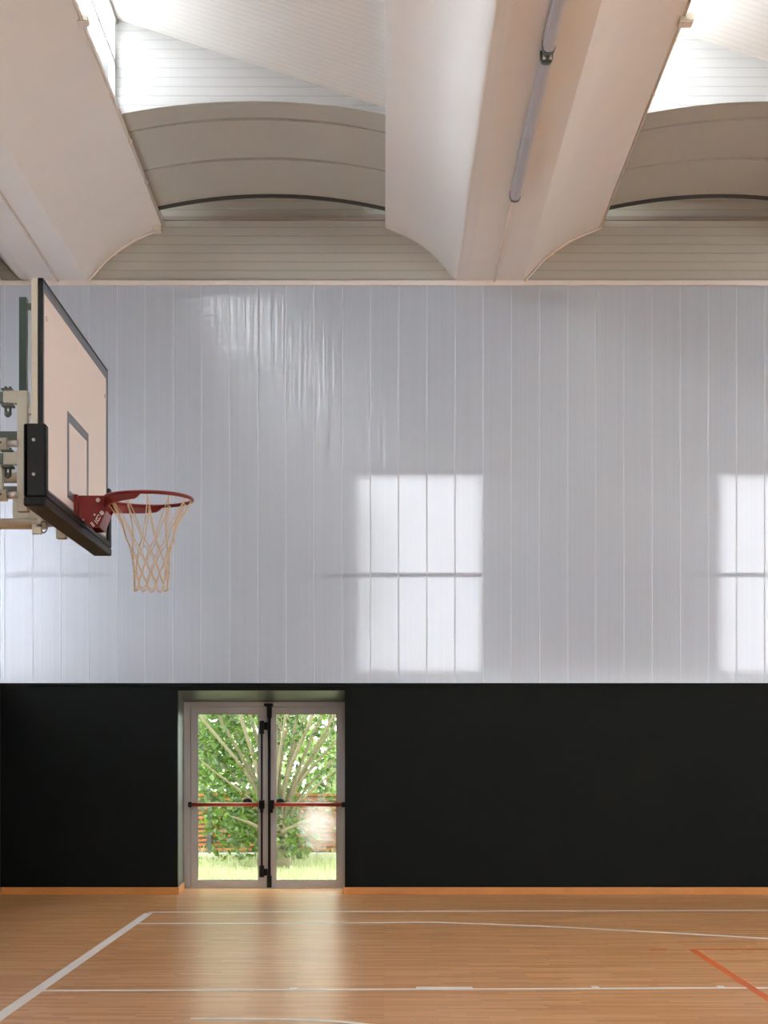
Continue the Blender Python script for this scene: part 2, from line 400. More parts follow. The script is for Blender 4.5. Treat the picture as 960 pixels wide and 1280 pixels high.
# infill panel above the ledge
tag(MB().box(-5.6, RX+.5, WY+.02, WY+.10, ZT+.05, 8.35).build('wall_far_infill', M['infill']), 'cream ribbed panel closing the wall above the ledge between the beams', 'wall', kind='structure')
zb = at(0, 273, WY)[1]
tag(MB().box(-5.6, RX+.5, WY-.012, WY+.02, zb-.022, zb+.022).build('trim_6', M['brownstrip']), 'thin brownish flashing strip across the cream ribbed panel', 'flashing', kind='structure')
tag(MB().box(LF0, LX-.0901, BY, WY+.02, 6.95, 7.0).box(LF0, LX+.02, BY, WY-.03, 7.0, 7.055).build('trim_8', M['ledge']), 'pale closing board added over the left cavity to stop a light leak', 'ledge', kind='structure')  # added to keep cavity light off the left beam's flank
# skirting
sk = MB()
sk.box(LX, DX0-.0, WY-.016, WY, 0, .083); sk.box(DX1, RX, WY-.016, WY, 0, .083)
sk.hexa([(DX0-.001,WY-.016,0),(DX0+.016,WY-.016,0),(FX0+.016,FY-.05,0),(FX0,FY-.05,0),(DX0-.001,WY-.016,.083),(DX0+.016,WY-.016,.083),(FX0+.016,FY-.05,.083),(FX0,FY-.05,.083)])
sk.hexa([(DX1-.03,WY-.02,0),(DX1,WY-.02,0),(FX1,FY-.05,0),(FX1-.016,FY-.05,0),(DX1-.016,WY-.02,.083),(DX1,WY-.02,.083),(FX1,FY-.05,.083),(FX1-.016,FY-.05,.083)])
tag(sk.build('baseboard_far', M['skirt'], bevel=.003), 'orange varnished wooden skirting along the black far wall', 'skirting', kind='structure')

# ------------------------------------------------------------------ left, right and rear walls (mostly out of frame)
tag(MB().box(LX-.09, LX, BY, WY+.09, 0, ZD).build('wall_left', M['darkwall']), 'black lower lining of the left wall at the picture edge', 'wall', kind='structure')
poly_wall(BY, WY, ZD, ZT, STEP, 0.1, lambda u, d, z: (LX+d, u, z), 'wall_left_upper', 'translucent panels of the left wall')
tag(MB().box(LX, LX+.016, BY, WY-.016, 0, .083).build('baseboard_left', M['skirt']), 'wooden skirting of the left wall', 'skirting', kind='structure')
lw = MB(); LF = -5.3
LWIN = [(13.2, 18.1), (6.6, 9.8), (.0, 3.2)]
y = BY
for a, b in sorted(LWIN):
    lw.box(LF-.2, LF, y, a, ZD, 4.7); y = b
lw.box(LF-.2, LF, y, FY, ZD, 4.7); lw.box(LF-.2, LF, BY, FY, -.1, ZD); lw.box(LF-.2, LF, BY, FY, 4.7, 9.2)
tag(lw.build('wall_left_facade', M['cavity']), 'outer facade of the left side', 'wall', kind='structure')
tag(MB().box(LF, LX-.09, BY, FY, ZD-.03, ZD).build('trim_7', M['cavity']), 'sill of the left cavity', 'sill', kind='structure')
for nm, x0, x1, y0, y1 in (('right', RX, RX+.15, BY, FY), ('rear', -5.4, RX+.15, BY-.15, BY)):
    tag(MB().box(x0, x1, y0, y1, -.1, ZD).build('wall_'+nm, M['darkwall']), 'black lower lining of the %s wall' % nm, 'wall', kind='structure')
    g = MB()  # openings in this lining are added out of view to let in fill light
    if nm == 'right':
        yy = y0
        for a in (-7, -3, 1, 5, 9, 13):
            g.box(x0, x1, yy, a, ZD, 3.7); yy = a+1.6
        g.box(x0, x1, yy, y1, ZD, 3.7); g.box(x0, x1, y0, y1, 3.7, 9.3)
    else:
        xx = x0
        for a in (1, 5.5, 10):
            g.box(xx, a, y0, y1, ZD, 3.6); xx = a+3.2
        g.box(xx, x1, y0, y1, ZD, 3.6); g.box(x0, x1, y0, y1, 3.6, 9.3)
    tag(g.build('wall_'+nm+'_upper', M['backwall']), 'pale upper lining of the %s wall with unseen openings added for fill light' % nm, 'wall', kind='structure')

# ------------------------------------------------------------------ roof beams
S = WY/F
BC = [-3.74, 1.274, 6.288, 11.302, 16.316]
LP = [(583,351.5),(574,349.5),(566,345.5),(538,315),(512,297.5),(481.5,284)]
RP = [(654,351.5),(669,335),(684,320),(715,299.5),(749,285)]
lp = [((p.x-618.5)*S, H+(HZ-p.y)*S) for p in catmull(LP, 5)]
rp_ = [((p.x-618.5)*S, H+(HZ-p.y)*S) for p in catmull(RP, 6)]
TL, TR = lp[-1], rp_[-1]
def zlift(b):
    return b
beams = []
for bi, bx in enumerate(BC):
    g = MB(); y0, y1 = BY, WY+.02
    def strip(pr, smooth):
        vs = []; fs = []
        for (u, z) in pr: vs += [(bx+u, y0, z+rise(y0)), (bx+u, y1, z+rise(y1))]
        for i in range(len(pr)-1): fs.append((2*i, 2*i+2, 2*i+3, 2*i+1))
        g.add(vs, fs, smooth)
    # soffit edges are crisp: keep the soffit and each flank as separate smooth strips, then the upstand
    strip([lp[0], rp_[0]], False)
    strip(lp, True); strip(rp_, True)
    top = [TL, (TL[0], TL[1]+.11), (TL[0]+.10, TL[1]+.11), (TL[0]+.45, TL[1]-.02), (0, lp[0][1]+.42), (TR[0]-.45, TR[1]-.02), (TR[0]-.10, TR[1]+.11), (TR[0], TR[1]+.11), TR]
    strip(top, False)
    prof = [lp[0]] + lp[1:] + top[1:-1] + rp_[::-1]
    for yy in (y0, y1): g.add([(bx+u, yy, z+rise(yy)) for u, z in prof], [tuple(range(len(prof)))])
    o = g.build('ceiling_beam', M['concrete'], fix=False)
    tag(o, ['white concrete gull-wing roof beam at the left, above the backboard', 'white concrete gull-wing roof beam overhead with the strip light', 'roof beam right of the strip-light beam', 'second roof beam right of the strip-light beam', 'roof beam along the right wall'][bi], 'roof beam', kind='structure')
    beams.append(o)

# ------------------------------------------------------------------ vaults, sheds and rooflights
VY = [17.85, 16.80, 15.79, 15.35]
SY0 = BY
def arch(x0, x1, zl, zr, rz, n=20):
    return [(x0+(x1-x0)*i/n, zl+(zr-zl)*i/n + rz*(1-(2*i/n-1)**2)) for i in range(n+1)]
for b in range(4):
    x0, x1 = BC[b]+TR[0], BC[b+1]+TL[0]
    which = ['in the left bay', 'in the bay right of the strip-light beam', 'in the third bay', 'in the last bay'][b]
    zc = lambda y: TR[1]+rise(y)+.035
    vt = empty('ceiling_vault', ((x0+x1)/2, (VY[0]+VY[3])/2, zc(16.5)))
    tag(vt, 'grey curved sheet vault with thin dark joints ' + which, 'ceiling vault', kind='structure')
    for k in range(3):
        ya, yb = VY[k]-(.011 if k else 0), VY[k+1]+(.011 if k < 2 else .008)
        A = arch(x0-.05, x1+.05, zc(ya), zc(ya), .155); B = arch(x0-.05, x1+.05, zc(yb), zc(yb), .135)
        n = len(A); vs = [(u, ya, z) for u, z in A] + [(u, yb, z) for u, z in B] + [(u, ya, z+.04) for u, z in A] + [(u, yb, z+.04) for u, z in B]
        g = MB(); fs = []
        for i in range(n-1):
            fs += [(i, i+1, n+i+1, n+i), (2*n+i, 3*n+i, 3*n+i+1, 2*n+i+1), (i, 2*n+i, 2*n+i+1, i+1), (n+i, n+i+1, 3*n+i+1, 3*n+i)]
        g.add(vs, fs, True); o = g.build('panel', M['vault'], vt)
        o.data.polygons.foreach_set('use_smooth', [p.normal.z < -.5 for p in o.data.polygons]) if False else None
        md = o.modifiers.new('es', 'EDGE_SPLIT'); md.split_angle = math.radians(40)
    # dark backing that closes the joints and the gap to the far infill
    A = arch(x0-.05, x1+.05, zc(VY[0])+.05, zc(VY[0])+.05, .155); B = arch(x0-.05, x1+.05, zc(VY[3])+.05, zc(VY[3])+.05, .135); n = len(A)
    g = MB().add([(u, WY+.1, z+.33) for u, z in A] + [(u, VY[3]+.06, z) for u, z in B], [(i, i+1, n+i+1, n+i) for i in range(n-1)])
    g.build('backing', M['vaultgap'], vt)
    ya = VY[0]+.012; A = arch(x0-.05, x1+.05, zc(ya), zc(ya), .155); n = len(A)
    vs = [(u, ya+q, z+w_) for q, w_ in ((0,-.03),(.03,-.03),(.03,.04),(0,.04)) for u, z in A]
    MB().add(vs, [(k*n+i, k*n+i+1, ((k+1)%4)*n+i+1, ((k+1)%4)*n+i) for k in range(4) for i in range(n-1)]).build('edge_seal', M['vaultgap'], vt)
    # gable between vault and shed roof
    zt = at(0, 25, VY[3])[1]; zr = at(0, 135, VY[3])[1]
    A = arch(x0-.05, x1+.05, zc(VY[3]), zc(VY[3]), .135); n = len(A)
    g = MB(); vs = [(u, VY[3], z) for u, z in A] + [(u, VY[3], max(z+.002, zt+(zr-zt)*(u-x0)/(x1-x0)+.03)) for u, _ in A]
    vs += [(u, VY[3]+.06, z) for u, _, z in vs]
    fs = []
    for i in range(n-1): fs += [(i, i+1, n+i+1, n+i), (2*n+i, 3*n+i, 3*n+i+1, 2*n+i+1), (n+i, n+i+1, 3*n+i+1, 3*n+i)]
    tag(g.add(vs, fs).build('wall_gable', M['gable']), 'white ribbed gable panel above the vault ' + which, 'wall', kind='structure')
    pv = [(u, VY[3]+.062, z+.05) for u, z in A] + [(u, VY[3]+.062, 8.38) for u, _ in A]  # unseen closing sheet added to stop sky light leaking in above the vault
    tag(MB().add(pv, [(i, i+1, n+i+1, n+i) for i in range(n-1)]).build('leak_screen', M['roofdeck']), 'unseen screen added against light leaks behind the gable ' + which, 'roof', kind='structure')
    # sloping shed roof
    dz = rise(SY0)-rise(VY[3])
    vs = [(x0-.12, VY[3]+.06, zt+.04), (x1+.05, VY[3]+.06, zr-.015), (x1+.05, SY0, zr-.015+dz), (x0-.12, SY0, zt+.04+dz)]
    vs += [(x, y, z+.10) for x, y, z in vs]
    tag(MB().hexa(vs).build('ceiling_slope', M['slope']), 'white ribbed sloping roof panel ' + which, 'ceiling', kind='structure')
    # rooflight glazing on the beam edge
    gl = empty('window_%d' % (5+b), (x0, 6, TR[1]+.1))
    tag(gl, ['bright rooflight glazing above the left beam', 'rooflight glazing above the strip-light beam', 'rooflight glazing of the third bay', 'rooflight glazing of the last bay'][b], 'rooflight', kind='structure')
    zb = TR[1]+.10
    def bar(xa, xb, za, zc2, ya=SY0, yb=VY[3]):
        return [(xa,yb,za+rise(yb)),(xb,yb,za+rise(yb)),(xb,ya,za+rise(ya)),(xa,ya,za+rise(ya)),(xa,yb,zc2+rise(yb)),(xb,yb,zc2+rise(yb)),(xb,ya,zc2+rise(ya)),(xa,ya,zc2+rise(ya))]
    ztop = zt - rise(VY[3]) + .03
    MB().hexa(bar(x0-.10, x0-.02, ztop-.07, ztop+.02)).hexa(bar(x0-.10, x0-.02, zb, zb+.04)).hexa(bar(x0-.09, x0-.03, zb+.40, zb+.44)).build('frame', M['alu'], gl)
    yy = VY[3]-.03; mm = MB()
    while yy > SY0:
        mm.hexa(bar(x0-.09, x0-.03, zb+.04, ztop-.05, yy-.05, yy)); yy -= 2.2
    mm.build('mullions', M['alu'], gl)
    MB().hexa(bar(x0-.065, x0-.055, zb+.04, ztop-.05)).build('glazing', M['skyglass'], gl)
# end roof over the far strip (unseen, added to stop sky light leaking in)
tag(MB().box(-5.6, RX+.8, VY[3]+.06, FY+.25, 8.36, 8.42).build('roof', M['roofdeck']), 'unseen roof slab added over the far wall against light leaks', 'roof', kind='structure')
tag(MB().box(-5.6, BC[0]+TL[0]+.1, BY, FY+.2, 7.9, 8.0).build('roof_side', M['roofdeck']), 'flat roof edge over the left cavity', 'roof', kind='structure')

# ------------------------------------------------------------------ strip lights, pipes and junction boxes
zs = lambda y: lp[0][1] + rise(y)
def fixture(ya, yb, label):
    t = empty('strip_light', (BC[1], (ya+yb)/2, zs((ya+yb)/2)))
    tag(t, label, 'strip light', 'strip lights under the roof beam')
    def tilt(pr, a, b):
        vs = [(BC[1]+u, a, zs(a)+z) for u, z in pr] + [(BC[1]+u, b, zs(b)+z) for u, z in pr]; n = len(pr)
        return MB().add(vs, [(i, (i+1) % n, (i+1) % n+n, i+n) for i in range(n)] + [tuple(range(n))[::-1], tuple(range(n, 2*n))])
    tilt([(-.048,-.012),(.048,-.012),(.048,-.058),(-.048,-.058)], ya+.03, yb-.03).build('housing', M['housing'], t, bevel=.006)
    dp = [(-.044,-.058),(-.044,-.075),(-.034,-.095),(-.012,-.105),(.012,-.105),(.034,-.095),(.044,-.075),(.044,-.058)]
    ym = (ya+yb)/2
    for a, b in ((ya+.035, ym-.006), (ym+.006, yb-.035)): tilt(dp, a, b).build('diffuser', M['diffuser'], t)
    for a in (ya, yb-.04):
        tilt([(-.052,-.008),(.052,-.008),(.052,-.07),(.038,-.102),(.013,-.112),(-.013,-.112),(-.038,-.102),(-.052,-.07)], a, a+.04).build('end_cap', M['greysteel'], t, bevel=.004)
    for a in (ya+.5, yb-.5, ya+1.2, yb-1.2):
        tilt([(-.03,-.0005),(.03,-.0005),(.03,-.013),(-.03,-.013)], a, a+.05).build('mounting_clip', M['steel'], t)
    return t
fixture(12.54, 15.58, 'grey strip light under the beam, the one nearer the far wall')
fixture(9.24, 12.40, 'grey strip light under the beam, the one cut by the top edge')
t = empty('cable_connector', (BC[1], 12.47, zs(12.47)-.06)); tag(t, 'small grey connector joining the two strip lights under the beam', 'connector')
MB().cyl((BC[1], 12.42, zs(12.47)-.06), (BC[1], 12.52, zs(12.47)-.06), .033, 14).build('connector_body', M['greysteel'], t)
for u in (-.025, .025): MB().cyl((BC[1]+u, 12.47, zs(12.47)-.08), (BC[1]+u, 12.47, zs(12.47)-.11), .012, 10).build('screw', M['steel'], t)
MB().box(BC[1]-.02, BC[1]+.02, 12.43, 12.51, zs(12.47)-.03, zs(12.47)).build('bracket', M['greysteel'], t)

def pipe(path, r, label, clips=()):
    t = empty('cable_conduit', path[0]); tag(t, label, 'conduit', 'cream cable conduits')
    MB().tube(path, r, 8).build('pipe', M['pipe'], t)
    for c in clips:
        MB().ball(c, r*1.7, 8).build('pipe_clip', M['pipe'], t)
ps = lambda y: (BC[1]-.01, y, zs(y)-.013)
pipe([ps(15.57), ps(17.2), ps(18.36)], .012, 'cream conduit along the beam underside from the strip light to the wall', [ps(16.9)])
ps0 = lambda y: (BC[0]-.0, y, zs(y)-.013)
pipe([ps0(9), ps0(13), ps0(18.36)], .012, 'cream conduit along the underside of the left beam', [ps0(15.2), ps0(16.8), ps0(18.0)])
for bi, lab in ((0, 'left beam'), (1, 'strip-light beam')):
    bx = BC[bi]
    tipy = lambda y: (bx+TR[0]+.016, y, TR[1]+rise(y)+.005)
    pipe([tipy(5), tipy(12), tipy(WY-.09)], .014, 'cream conduit along the upper right edge of the ' + lab, [tipy(v) for v in (11.5, 12.6, 13.7, 14.8, 15.9, 17.0)])
    cur = [(bx+u+.014, WY-.045, z-.014) for u, z in rp_[::-1]]
    cur = [tipy(WY-.10), tipy(WY-.06)] + cur
    pipe(cur, .014, 'cream conduit bent down along the curved end of the ' + lab, [cur[len(cur)//2]])
def jbox(c, s, label, m='cream'):
    t = empty('junction_box', c); tag(t, label, 'junction box')
    x, y, z = c
    MB().box(x-s, x+s, y-s*1.1, y+s*1.1, z-s*.6, z+s*.5).build('box_body', M[m], t, bevel=.008)
    MB().box(x-s*.9, x+s*.9, y-s, y+s, z-s*.72, z-s*.6).build('box_lid', M['ledge'], t, bevel=.004)
    MB().cyl((x-s*.5, y-s*.5, z-s*.72), (x-s*.5, y-s*.5, z-s*.78), s*.12, 8).build('screw', M['steel'], t)
jbox((BC[0]+TR[0]-.05, WY-.10, TR[1]-.045), .05, 'small cream junction box at the end of the left beam')
jbox((BC[1]+TR[0]+.04, 13.34, TR[1]+rise(13.34)+.0), .06, 'small cream junction box on the edge of the strip-light beam')
jbox((BC[0]+TR[0]+.02, 13.39, TR[1]+rise(13.39)+.02), .05, 'small cream box on the left beam edge below the rooflight')

# ------------------------------------------------------------------ door
DD = FY+.03
def dp_(px, py): return at(px, py, DD)
d1 = empty('door_1', ((FX0+FX1)/2, FY, 0)); tag(d1, 'grey aluminium double door with full glass panes and red push bars', 'door', kind='structure')
g = MB(); ft = .08
g.box(FX0, FX0+ft, FY, FY+.1, 0, FZ).box(FX1-ft, FX1, FY, FY+.1, 0, FZ).box(FX0+ft, FX1-ft, FY, FY+.1, FZ-.06, FZ)
g.build('door_frame', M['alu'], d1, bevel=.004)
MB().box(FX0+ft, FX0+ft+.02, FY+.074, FY+.1, .012, FZ-.06).box(FX1-ft-.02, FX1-ft, FY+.074, FY+.1, .012, FZ-.06).box(FX0+ft, FX1-ft, FY+.074, FY+.1, FZ-.085, FZ-.06).build('door_stop', M['alu'], d1, fix=False)
MB().box(FX0+ft, FX1-ft, FY+.02, FY+.1, 0.001, .012).build('threshold', M['steel'], d1)
cxm = (FX0+FX1)/2
MB().box(cxm-.0235, cxm+.0235, FY+.015, FY+.06, .014, FZ-.068).build('astragal', M['alu'], d1)
DT = (.62,.64,.62,1)
gm_l = glassmat('door_glass_clear', DT)
for side in (-1, 1):
    lf = empty('door_leaf', (cxm+side*.45, FY+.04, 0)); lf.parent = d1; lf.matrix_parent_inverse = Matrix.Translation(-Vector(d1.location))
    lf['label'] = 'left leaf of the double door' if side < 0 else 'right leaf of the double door with a pale veil painted into its glass'
    def bx(a, b, y0, y1, z0, z1, m):  # a,b measured from the meeting edge outwards
        m.box(*sorted((cxm+side*a, cxm+side*b)), y0, y1, z0, z1); return m
    OUT = 1.006-ft-.006; IN = .024
    z0, z1 = .014, FZ-.066
    gi, go = .105, OUT-.079; gz0, gz1 = .095, z1-.078
    def pb(m, name, mt, bev=0):
        return m.build(name, mt, lf, bevel=bev)
    pb(bx(OUT, go, FY+.012, FY+.072, z0, z1, bx(IN, gi, FY+.012, FY+.072, z0, z1, bx(go, gi, FY+.012, FY+.072, gz1, z1, bx(go, gi, FY+.012, FY+.072, z0, gz0, MB())))), 'leaf_frame', M['alu'], .004)
    q = MB()
    for (a, b, c, dd) in ((gi, gi+.006, gz0, gz1), (go-.006, go, gz0, gz1), (gi, go, gz0, gz0+.006), (gi, go, gz1-.006, gz1)): bx(a, b, FY+.02, FY+.06, c, dd, q)
    pb(q, 'gasket', M['gasket'])
    gm = gm_l if side < 0 else glassmat('door_glass_veiled', DT, veil=(-.80, .78, .38, .50))
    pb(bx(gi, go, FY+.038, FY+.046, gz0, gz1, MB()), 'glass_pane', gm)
    # push bar
    bz = dp_(0, 1005.5)[1]
    a, b = (.085, OUT-.008)
    p0 = (cxm+side*(a-.0), FY-.065, bz); p1 = (cxm+side*b, FY-.065, bz)
    pb(MB().tube([p0, p1], .024, 16), 'push_bar', M['redbar'])
    cap = MB(); cap.tube([(cxm+side*(b-.01), FY-.065, bz), (cxm+side*(b+.03), FY-.065, bz)], .032, 16)
    bx(b-.005, b+.025, FY-.065, FY+.012, bz-.03, bz+.03, cap)
    pb(cap, 'bar_end', M['black'], .006)
    lk = MB(); bx(.028, .092, FY-.09, FY+.012, bz-.055, bz+.055, lk); bx(.04, .078, FY-.10, FY-.02, bz-.10, bz-.04, lk)
    pb(lk, 'latch_box', M['black'], .008)
    # vertical rod
    rx = .062 if side < 0 else .03
    zt_, zb_ = (dp_(0, 901)[1], dp_(0, 1096)[1]) if side < 0 else (dp_(0, 881)[1], .012)
    rod = MB().tube([(cxm+side*rx, FY-.02, zt_), (cxm+side*rx, FY-.02, zb_)], .0135 if side < 0 else .017, 10)
    pb(rod, 'vertical_rod', M['black'])
    ends = MB()
    bx(rx-.027, rx+.027, FY-.045, FY+.012, zt_-.16, zt_+.0, ends); bx(rx-.027, rx+.027, FY-.045, FY+.012, zb_+.0, zb_+.14, ends)
    if side < 0:
        bx(rx-.07, rx-.027, FY-.04, FY+.012, zt_-.11, zt_-.02, ends); bx(rx-.07, rx-.027, FY-.04, FY+.012, zb_+.02, zb_+.10, ends)
    else:
        bx(-.035, .075, FY-.04, FY+.0, zt_-.02, zt_+.015, ends)
    pb(ends, 'rod_keeper', M['black'], .004)
    kn = MB(); kx = cxm+side*(.245 if side < 0 else .15)
    kn.ball((kx, FY+.10, bz+.03), .062, 16, 1, .5, .75); kn.cyl((kx, FY+.05, bz+.02), (kx, FY+.10, bz+.03), .018)
    pb(kn, 'outside_knob', M['black'])
# ------------------------------------------------------------------ basketball hoop
HX = -1.640                   # face of the board
HY = 8.58                     # middle of the board in depth
Y0, Y1 = HY-.9, HY+.9
ZB1 = 3.83; ZB0 = ZB1-1.05
bk = empty('basketball_hoop', (HX, HY, ZB0)); tag(bk, 'wall-mounted basketball hoop with white backboard, red rim and rope net', 'basketball hoop')
bd = MB().box(HX-.02, HX, Y0+.006, Y1-.006, ZB0+.006, ZB1-.006).build('backboard', M['boardwhite'], bk)
def sub(mb, name, m, par, bevel=0):
    return mb.build(name, m, par, bevel=bevel)
def band(m, ya, yb, za, zb): m.box(HX, HX+.0012, ya, yb, za, zb)
q = MB(); e = .008; t5 = .05
band(q, Y0+e, Y1-e, ZB1-e-t5, ZB1-e); band(q, Y0+e, Y1-e, ZB0+e, ZB0+e+t5); band(q, Y0+e, Y0+e+.03, ZB0+e+t5, ZB1-e-t5); band(q, Y1-e-.03, Y1-e, ZB0+e+t5, ZB1-e-t5)
sub(q, 'border_line', M['boardline'], bd)
q = MB(); rz1 = 3.33; rz0 = 2.88
band(q, HY-.295, HY+.295, rz1-.05, rz1); band(q, HY-.295, HY+.295, rz0, rz0+.045); band(q, HY-.295, HY-.25, rz0+.045, rz1-.05); band(q, HY+.25, HY+.295, rz0+.045, rz1-.05)
sub(q, 'target_square', M['boardline'], bd)
q = MB()
for (ya, yb, za, zb) in ((Y0, Y1, ZB1-.008, ZB1+.004), (Y0, Y0+.008, ZB0, ZB1), (Y1-.008, Y1, ZB0, ZB1), (Y0, Y1, ZB0-.004, ZB0+.008)):
    q.box(HX-.022, HX+.003, ya, yb, za, zb)
sub(q, 'edge_trim', M['rubber'], bd, .001)
for yy in (Y0+.085, Y1-.085):
    for zz in (ZB1-.17, ZB0+.17):
        s = MB().cyl((HX-.001, yy, zz), (HX+.006, yy, zz), .012, 12).cyl((HX+.005, yy, zz-.006), (HX+.012, yy, zz-.006), .006, 8)
        sub(s, 'bolt', M['steel'], bd)
# steel frame behind the board
fr = MB()
for yy in (Y0+.0, HY-.45, HY+.42, Y1-.03): fr.box(HX-.054, HX-.0225, yy, yy+.03, ZB0+.02, ZB1-.0)
for zz in (ZB0+.03, ZB0+.50, ZB1-.04): fr.box(HX-.054, HX-.0225, Y0+.03, Y1-.03, zz, zz+.03)
fr.build('board_frame', M['cream'], bk, bevel=.003)
# padding
def padprof(u0, u1):  # section across the pad: back to front, as (x, depth below/outside)
    return u0, u1
pd = MB()
px0, px1 = HX-.085, HX+.022
pz = ZB0-.045
pd.box(px0, px1, Y0-.03, Y1+.03, pz, ZB0+.0)
pd.box(HX+.0035, px1, Y0-.03, Y1+.03, ZB0, ZB0+.035)
pd.box(px0, HX-.056, Y0-.03, Y1+.03, ZB0, ZB0+.035)
ztp = 3.13
for ya, yb, yc, ydd in ((Y0-.03, Y0-.002, Y0-.03, Y0+.04), (Y1+.002, Y1+.03, Y1-.035, Y1+.03)):
    pd.box(px0, px1, ya, yb, ZB0, ztp); pd.box(HX+.0035, px1, yc, ydd, ZB0+.0, ztp); pd.box(px0, HX-.056, yc, ydd, ZB0, ztp)
pad = pd.build('edge_padding', M['rubber'], bk, bevel=.012, seg=3, fix=False)
for zz in (3.05, 2.885):
    sub(MB().cyl((HX-.035, Y0-.036, zz), (HX-.035, Y0-.0, zz), .004, 8).cyl((HX-.035, Y0-.028, zz), (HX-.035, Y0-.036, zz), .008, 10).cyl((HX-.035, Y0-.034, zz), (HX-.035, Y0-.042, zz), .006, 8), 'screw', M['steel'], pad)
# rim
RZ = 2.92; RC = Vector((HX+.151+.225, HY, RZ))
rm = MB().tube([(RC.x+.234*math.cos(a), RC.y+.234*math.sin(a), RZ) for a in [2*PI*i/64 for i in range(64)]], .010, 10, closed=True).build('rim', M['red'], bk)
for sgn, a_end in ((-1, 92), (1, 80)):
    g = MB(); n = 22; vs = []; fs = []
    for i in range(n+1):
        f = i/n; a = math.radians(180 + sgn*(-1)*0) + 0
        ang = math.radians(172 - (172-a_end)*f) * (1 if sgn > 0 else -1)
        lo = .062 - .030*f if f < .93 else .062-.030*f - (f-.93)/.07*.022
        for rr_ in (.228, .240):
            x, yv = RC.x+rr_*math.cos(ang), RC.y+rr_*math.sin(ang)
            vs += [(x, yv, RZ+.004), (x, yv, RZ-lo)]
    for i in range(n):
        b = 4*i
        fs += [(b, b+4, b+5, b+1), (b+2, b+3, b+7, b+6), (b+1, b+5, b+7, b+3), (b, b+2, b+6, b+4)]
    g.add(vs, fs, False); g.add(vs[:4], [(0,1,3,2)]); g.add(vs[-4:], [(0,2,3,1)])
    sub(g, 'rim_gusset', M['red'], rm)
# bracket: two shaped cheek plates, top plate, back plate
br = MB()
pr = [(HX+.022, RZ+.004), (HX+.165, RZ+.004), (HX+.185, RZ-.035), (HX+.165, RZ-.075), (HX+.13, RZ-.165), (HX+.08, RZ-.168), (HX+.022, RZ-.105)]
for ya in (HY-.095, HY+.087): br.extrude(pr, ya, ya+.008)
br.box(HX+.022, HX+.165, HY-.087, HY+.087, RZ-.004, RZ+.004)
br.extrude([(HX+.165,RZ-.075),(HX+.13,RZ-.165),(HX+.124,RZ-.163),(HX+.158,RZ-.075)], HY-.087, HY+.087)
br.box(HX+.0015, HX+.022, HY-.13, HY+.13, RZ-.12, RZ+.004)
bro = sub(br, 'rim_bracket', M['red'], rm, .002)
for u, v in ((.125, -.022), (.145, -.09)): sub(MB().cyl((HX+u, HY-.094, RZ+v), (HX+u, HY-.109, RZ+v), .011, 12), 'bracket_bolt', M['steel'], rm)
mk = MB()
def dot(u, v, a=.004): mk.box(HX+u-a, HX+u+a, HY-.0962, HY-.095, RZ+v-a, RZ+v+a)
for u, v in ((.045, -.125), (.105, -.098)): sub(MB().cyl((HX+u, HY-.094, RZ+v), (HX+u, HY-.0975, RZ+v), .0055, 10), 'rivet', M['steel'], rm)
def tick(u0, v0, u1, v1, wd=.0035):
    a = Vector((u0, v0)); b = Vector((u1, v1)); t = (b-a).normalized(); nn = Vector((-t.y, t.x))*wd/2
    mk.add([(HX+p.x, HY-.0962, RZ+p.y) for p in (a+nn, b+nn, b-nn, a-nn)], [(0,1,2,3)])
tick(.083,-.140,.100,-.162); tick(.089,-.136,.106,-.158); tick(.104,-.128,.121,-.146)
tick(.112,-.122,.124,-.135); tick(.112,-.122,.124,-.098); tick(.124,-.135,.137,-.110); tick(.124,-.098,.131,-.103); tick(.119,-.115,.126,-.120)
sub(mk, 'printed_mark', M['white'], rm)
# net
nt_ = MB(); N = 12
levels = [(2.700,.128),(2.645,.108),(2.585,.098),(2.525,.094),(2.470,.092)]
cxn = lambda z: RC.x + .018*(RZ-z)/.5
def npt(i, z, rr_, jit=0):
    a = 2*PI*i/N + .13; return Vector((cxn(z)+rr_*math.cos(a), RC.y+rr_*math.sin(a), z))
def sag(p, q, k=5, amt=0):
    out = []
    for i in range(k+1):
        f = i/k; out.append(p.lerp(q, f) + Vector((0,0,-amt*4*f*(1-f))))
    return out
rnd = random.Random(3)
knots = []
for li, (z, rr_) in enumerate(levels):
    off = .5 if li % 2 == 0 else 0
    knots.append([npt(i+off, z+rnd.uniform(-.010,.010), rr_+rnd.uniform(-.006,.006)) for i in range(N)])
for i in range(N):
    tpt = npt(i, RZ-.012, .226)
    nt_.ball(tpt + Vector((0,0,.006)), .008, 6)
    for j in (i-1, i):
        k = knots[0][j % N]
        mid = tpt.lerp(k, .55); dirv = Vector((mid.x-cxn(mid.z), mid.y-RC.y, 0)).normalized()
        nt_.tube([tuple(p) for p in catmull([tpt + Vector((0, .004*(1 if j == i else -1), 0)), mid - dirv*.016, k], 4)], .0030, 5)
for li in range(len(levels)-1):
    off = 0 if li % 2 == 0 else -1
    for i in range(N):
        for j in ((i, i+1) if li % 2 == 0 else (i-1, i)):
            nt_.tube([tuple(knots[li][i]), tuple(knots[li+1][j % N])], .0030, 5)
    for i in range(N): nt_.ball(knots[li][i], .0048, 6)
for i in range(N):
    p, q2 = knots[-1][i], knots[-1][(i+1) % N]
    nt_.tube([tuple(x) for x in catmull([p, p.lerp(q2, .18)+Vector((0,0,-.030)), p.lerp(q2, .5)+Vector((0,0,-.042)), p.lerp(q2, .82)+Vector((0,0,-.030)), q2], 3)], .0030, 5)
    nt_.ball(p, .0048, 6)
nt_.build('net', M['cord'], bk)
